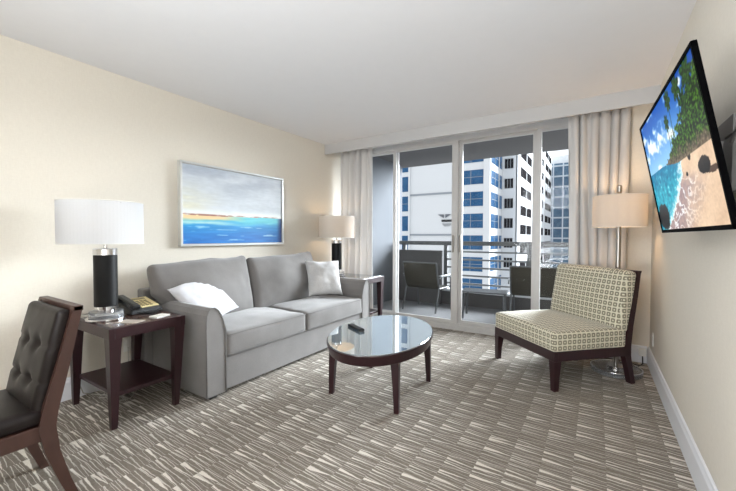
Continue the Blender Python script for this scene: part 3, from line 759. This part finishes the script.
# ---------------------------------------------------------------- coffee table
ct = empty('coffee_table', (-1.492, 2.54, 0), math.radians(13.3), 'oval dark wood coffee table with reflective glass top in the room centre', 'table')
A_, B_ = .410, .636
b = B(); lathe(b, [(.0, .385), (.955, .385), (.965, .39), (1, .452), (1, .462), (.97, .462), (.97, .455), (0, .455)], n=96, sx=A_, sy=B_); obj('apron', b, DWOOD, ct)
b = B(); lathe(b, [(0, .456), (.962, .456), (.985, .462), (.985, .468), (.98, .470), (0, .470)], n=96, sx=A_, sy=B_); obj('glass_top', b, CTGLASS, ct)
for lx, ly in ((.347, .251), (.23, -.39), (-.347, -.251), (-.23, .39)):
        l = B(); sx = math.copysign(1, lx); sy = math.copysign(1, ly); x, y = lx-sx*.016, ly-sy*.016
        def ring(z, w, k): return [(x+sx*k-w/2, y+sy*k-w/2, z), (x+sx*k+w/2, y+sy*k-w/2, z), (x+sx*k+w/2, y+sy*k+w/2, z), (x+sx*k-w/2, y+sy*k+w/2, z)]
        loft(l, [ring(0, .034, .016), ring(.2, .046, .010), ring(.40, .062, .0)]); obj('leg', l, DWOOD, ct)
rc = empty('remote_control', (-1.715, 2.475, .4705), math.radians(-28), 'slim black remote control lying on the oval glass table', 'remote control')
obj('body', bx(-.11, .11, -.026, .026, 0, .022, bev=.006), BLACK, rc)
bt = B()
for i in range(9):
    for j in range(3): box(bt, -.09+i*.02, -.078+i*.02, -.017+j*.012, -.009+j*.012, .0215, .024)
obj('buttons', bt, simple('remote_buttons', rgb(70, 72, 76), .5), rc)

# ---------------------------------------------------------------- accent chair
ac = empty('accent_chair', (-.3025, 3.78, 0), math.radians(-44.5), 'armless accent chair in cream fabric with small square pattern by the floor lamp', 'chair')
frm = B(); z0, z1 = .245, .325
box(frm, -.425, .425, -.385, -.345, z0, z1, .003); box(frm, -.425, .425, .33, .37, z0, z1, .003)
box(frm, -.425, -.385, -.345, .33, z0, z1, .003); box(frm, .385, .425, -.345, .33, z0, z1, .003); box(frm, -.39, .39, -.35, .34, z1-.02, z1)
obj('seat_frame', frm, DWOOD, ac)
for sx in (-1, 1):
    l = B(); xo, yo = sx*.425, -.385
    loft(l, [[(xo-sx*k, yo+k, z), (xo-sx*(k+w), yo+k, z), (xo-sx*(k+w), yo+k+w, z), (xo-sx*k, yo+k+w, z)] for z, w, k in ((0, .042, .004), (.12, .05, .002), (z0, .066, 0))]); obj('leg', l, DWOOD, ac)
    l = B()
    loft(l, [[(xo, y, z), (xo-sx*.05, y, z), (xo-sx*.05, y+w, z), (xo, y+w, z)] for z, y, w in ((0, .385, .042), (.15, .345, .05), (.245, .315, .062), (.325, .315, .062), (.5, .345, .05), (.75, .395, .042), (.965, .43, .034))]); obj('leg', l, DWOOD, ac)
bp = B(); loft(bp, [[(-.39, y, z), (.39, y, z), (.39, y+.02, z), (-.39, y+.02, z)] for z, y in ((.30, .345), (.5, .372), (.75, .41), (.965, .444))]); 
loft(bp, [[(-.427, y, z), (.427, y, z), (.427, y+.036, z), (-.427, y+.036, z)] for z, y in ((.952, .428), (.972, .432))]); obj('back_panel', bp, DWOOD, ac)
bm = rbox(.425, .36, .083, .03, 22, (.0, .004, .03), .003, 6, 5); bmesh.ops.translate(bm, verts=bm.verts[:], vec=(0, -.03, .40)); obj('seat_cushion', bm, PATT, ac, smooth=True)
def wb2(e): e = Vector(e); return e
bm = rbox(.416, .062, .268, .04, 22, (0, .03, .008), .003, 5, 6)
bmesh.ops.rotate(bm, verts=bm.verts[:], cent=(0, 0, 0), matrix=Matrix.Rotation(math.radians(-9.5), 3, 'X'))
bmesh.ops.translate(bm, verts=bm.verts[:], vec=(0, .352, .705)); obj('back_cushion', bm, PATT, ac, smooth=True)

# ---------------------------------------------------------------- dining chair
dc = empty('dining_chair', (-2.29, .40, 0), 0, 'walnut dining chair with dark tufted leather back at the left edge', 'chair')
def dl(bm): bmesh.ops.translate(bm, verts=bm.verts[:], vec=(2.29, -.40, 0)); return bm
XA, XB = -2.53, -2.05
def prof_pts(): return [(.655, .93), (.598, .66), (.54, .42), (.555, .30), (.64, .0)]
for xx, s in ((XA, 1), (XB, -1)):
    l = B()
    ring = []
    for (y, z, w) in ((.645, .0, .036), (.60, .13, .042), (.558, .28, .052), (.54, .40, .062), (.552, .47, .058), (.60, .66, .048), (.66, .925, .036)):
        ring.append([(xx, y-w/2, z), (xx+s*.034, y-w/2, z), (xx+s*.034, y+w/2, z), (xx, y+w/2, z)])
    loft(l, ring); obj('leg', dl(l), BWOOD, dc)
    l = B(); loft(l, [[(xx, y, z), (xx+s*w, y, z), (xx+s*w, y+w, z), (xx, y+w, z)] for z, y, w in ((0, .08, .032), (.36, .085, .05))]); obj('leg', dl(l), BWOOD, dc)
rl = B(); box(rl, XA+.004, XA+.03, .09, .53, .345, .415, .003); box(rl, XB-.03, XB-.004, .09, .53, .345, .415, .003); box(rl, XA+.03, XB-.03, .085, .11, .345, .415, .003); box(rl, XA+.03, XB-.03, .51, .535, .345, .415, .003)
obj('seat_frame', dl(rl), BWOOD, dc)
bp = B(); loft(bp, [[(XA+.03, y, z), (XB-.03, y, z), (XB-.03, y+.018, z), (XA+.03, y+.018, z)] for y, z in ((.548, .42), (.598, .66), (.655, .925))])
box(bp, XA, XB, .642, .68, .905, .93, .003); obj('back_panel', dl(bp), BWOOD, dc)
bm = rbox(.232, .235, .035, .028, 18, (0, 0, .018), .002, 8, 2); bmesh.ops.translate(bm, verts=bm.verts[:], vec=(-2.29, .305, .448)); obj('seat_cushion', dl(bm), LEATH, dc, smooth=True)
tufts = [(x, z) for x in (-.075, .075) for z in (-.09, .07)]
def wt(e):
    e = Vector(e)
    if e.y < 0:
        for (x, z) in tufts:
            d2 = ((e.x-x)**2+(e.z-z)**2)
            e.y += .022*math.exp(-d2/.0009)+.004*math.exp(-((e.z-z)**2)/.00008)
    return e
bm = rbox(.215, .030, .245, .026, 44, (0, .014, 0), .002, 8, 9, wt)
bmesh.ops.rotate(bm, verts=bm.verts[:], cent=(0, 0, 0), matrix=Matrix.Rotation(math.radians(-12.5), 3, 'X'))
bmesh.ops.translate(bm, verts=bm.verts[:], vec=(-2.29, .570, .675)); o = obj('back_cushion', dl(bm), LEATH, dc, smooth=True)

# ---------------------------------------------------------------- telephone and papers
tp = empty('telephone', (-3.03, 1.365, .668), math.radians(96), 'black desk telephone with beige keypad on the near end table', 'telephone')
b = B(); prism(b, [(-.10, 0), (.10, 0), (.10, .035), (-.10, .085)], 0, -.0, .0001) if False else None
b = B(); t = bmesh.new()
loft(t, [[(-.11, -.10, 0), (.11, -.10, 0), (.11, .10, 0), (-.11, .10, 0)], [(-.105, -.095, .03), (.105, -.095, .03), (.105, .095, .085), (-.105, .095, .085)]])
bmesh.ops.bevel(t, geom=t.edges[:], offset=.006, segments=2, affect='EDGES'); merge(b, t); obj('base', b, BLACK, tp)
sl = math.atan2(.055, .19)
kp = B(); box(kp, -.03, .095, -.085, .085, .0, .006, .002); bmesh.ops.rotate(kp, verts=kp.verts[:], cent=(0, 0, 0), matrix=Matrix.Rotation(sl, 3, 'X')); bmesh.ops.translate(kp, verts=kp.verts[:], vec=(0, 0, .058))
kpo = obj('keypad', kp, BEIGEP, tp)
ky = B()
for i in range(3):
    for j in range(4): box(ky, -.015+i*.028, .003+i*.028, -.07+j*.026, -.054+j*.026, .006, .010, .001)
box(ky, -.018, .07, .045, .07, .006, .008)
bmesh.ops.rotate(ky, verts=ky.verts[:], cent=(0, 0, 0), matrix=Matrix.Rotation(sl, 3, 'X')); bmesh.ops.translate(ky, verts=ky.verts[:], vec=(0, 0, .058)); obj('buttons', ky, simple('phone_keys', rgb(120, 108, 78), .5), kpo)
hs = B(); box(hs, -.100, -.054, -.09, .09, .016, .036, .008, 2); box(hs, -.104, -.050, -.112, -.06, -.004, .034, .012, 3); box(hs, -.104, -.050, .06, .112, -.004, .034, .012, 3)
bmesh.ops.rotate(hs, verts=hs.verts[:], cent=(0, 0, 0), matrix=Matrix.Rotation(sl, 3, 'X')); bmesh.ops.translate(hs, verts=hs.verts[:], vec=(0, 0, .062)); obj('handset', hs, BLACK, tp)
cd = B(); pts = []
for i in range(220):
    a = i*.75; q = i/219; c = Vector((-.09+.17*q, -.135-.035*math.sin(q*math.pi), .0105+.004*math.sin(q*9)))
    d = Vector((1, -.2, 0)).normalized(); pts.append(c+Vector((0, math.cos(a)*.008, 0))+Vector((0, 0, math.sin(a)*.008)))
tube(cd, pts, .0022, 5); obj('coiled_cord', cd, BLACK, tp, smooth=True)
tp.scale = (1.1, 1.1, 1.05)
t = tag(obj('paper_card', bx(-.075, .075, -.05, .05, 0, .0015), PAPER, None, loc=(-2.715, 1.17, .6635), rot=(0, 0, .5)), 'white printed card lying at the front corner of the near end table', 'card')
t = tag(obj('note_pad', bx(-.04, .04, -.055, .055, 0, .006), WPLAST, None, loc=(-2.73, 1.37, .6635), rot=(0, 0, .25)), 'small white note pad at the sofa side of the near end table', 'note pad')

# ---------------------------------------------------------------- cords, outlets
cd = B(); tube(cd, [(-3.07, 1.10, .670), (-3.2, 1.0, .670), (-3.33, .96, .674), (-3.37, .95, .6), (-3.36, 1.0, .35), (-3.35, 1.1, .03), (-3.22, 1.2, .008), (-3.05, 1.16, .008), (-3.0, 1.28, .008), (-3.12, 1.38, .008), (-3.25, 1.3, .008), (-3.2, 1.15, .012), (-3.08, 1.25, .012), (-3.2, 1.4, .008), (-3.37, 1.43, .06), (-3.378, 1.43, .30)], .004, 6)
md = obj('power_cord', cd, simple('clear_cord', rgb(170, 166, 156), .4), smooth=True); tag(md, 'thin pale power cord looped on the carpet under the near end table', 'cord')
def outlet(name, loc, rz, label):
    o = empty(name, loc, rz, label, 'outlet')
    obj('cover_plate', bx(-.037, .037, 0, .006, -.06, .06, bev=.002), WPLAST, o)
    k = B()
    for z in (-.025, .025): box(k, -.017, .017, -.003, .001, z-.016, z+.016, .001); 
    obj('socket', k, WPLAST, o); return o
o = outlet('wall_outlet', (XR-.0065, 4.20, .31), math.radians(-90), 'white wall outlet low on the right wall beside the floor lamp'); 
o = outlet('wall_outlet', (XL+.0065, 1.44, .32), math.radians(90), 'white wall outlet low on the left wall behind the near end table')
ad = empty('plug_adapter', (.40, 4.40, 0), 0, 'white plug adapter on the carpet in the corner by the floor lamp', 'adapter')
obj('body', bx(-.03, .03, -.022, .022, .085, .155, bev=.008), WPLAST, ad)
c2 = B(); tube(c2, [(.0, -.01, .09), (.0, -.05, .02), (-.03, -.09, .008), (-.08, -.05, .008), (-.10, -.16, .008), (-.04, -.2, .008), (-.12, -.25, .008), (-.2, -.28, .012)], .005, 6); obj('cord', c2, BLACK, ad, smooth=True)
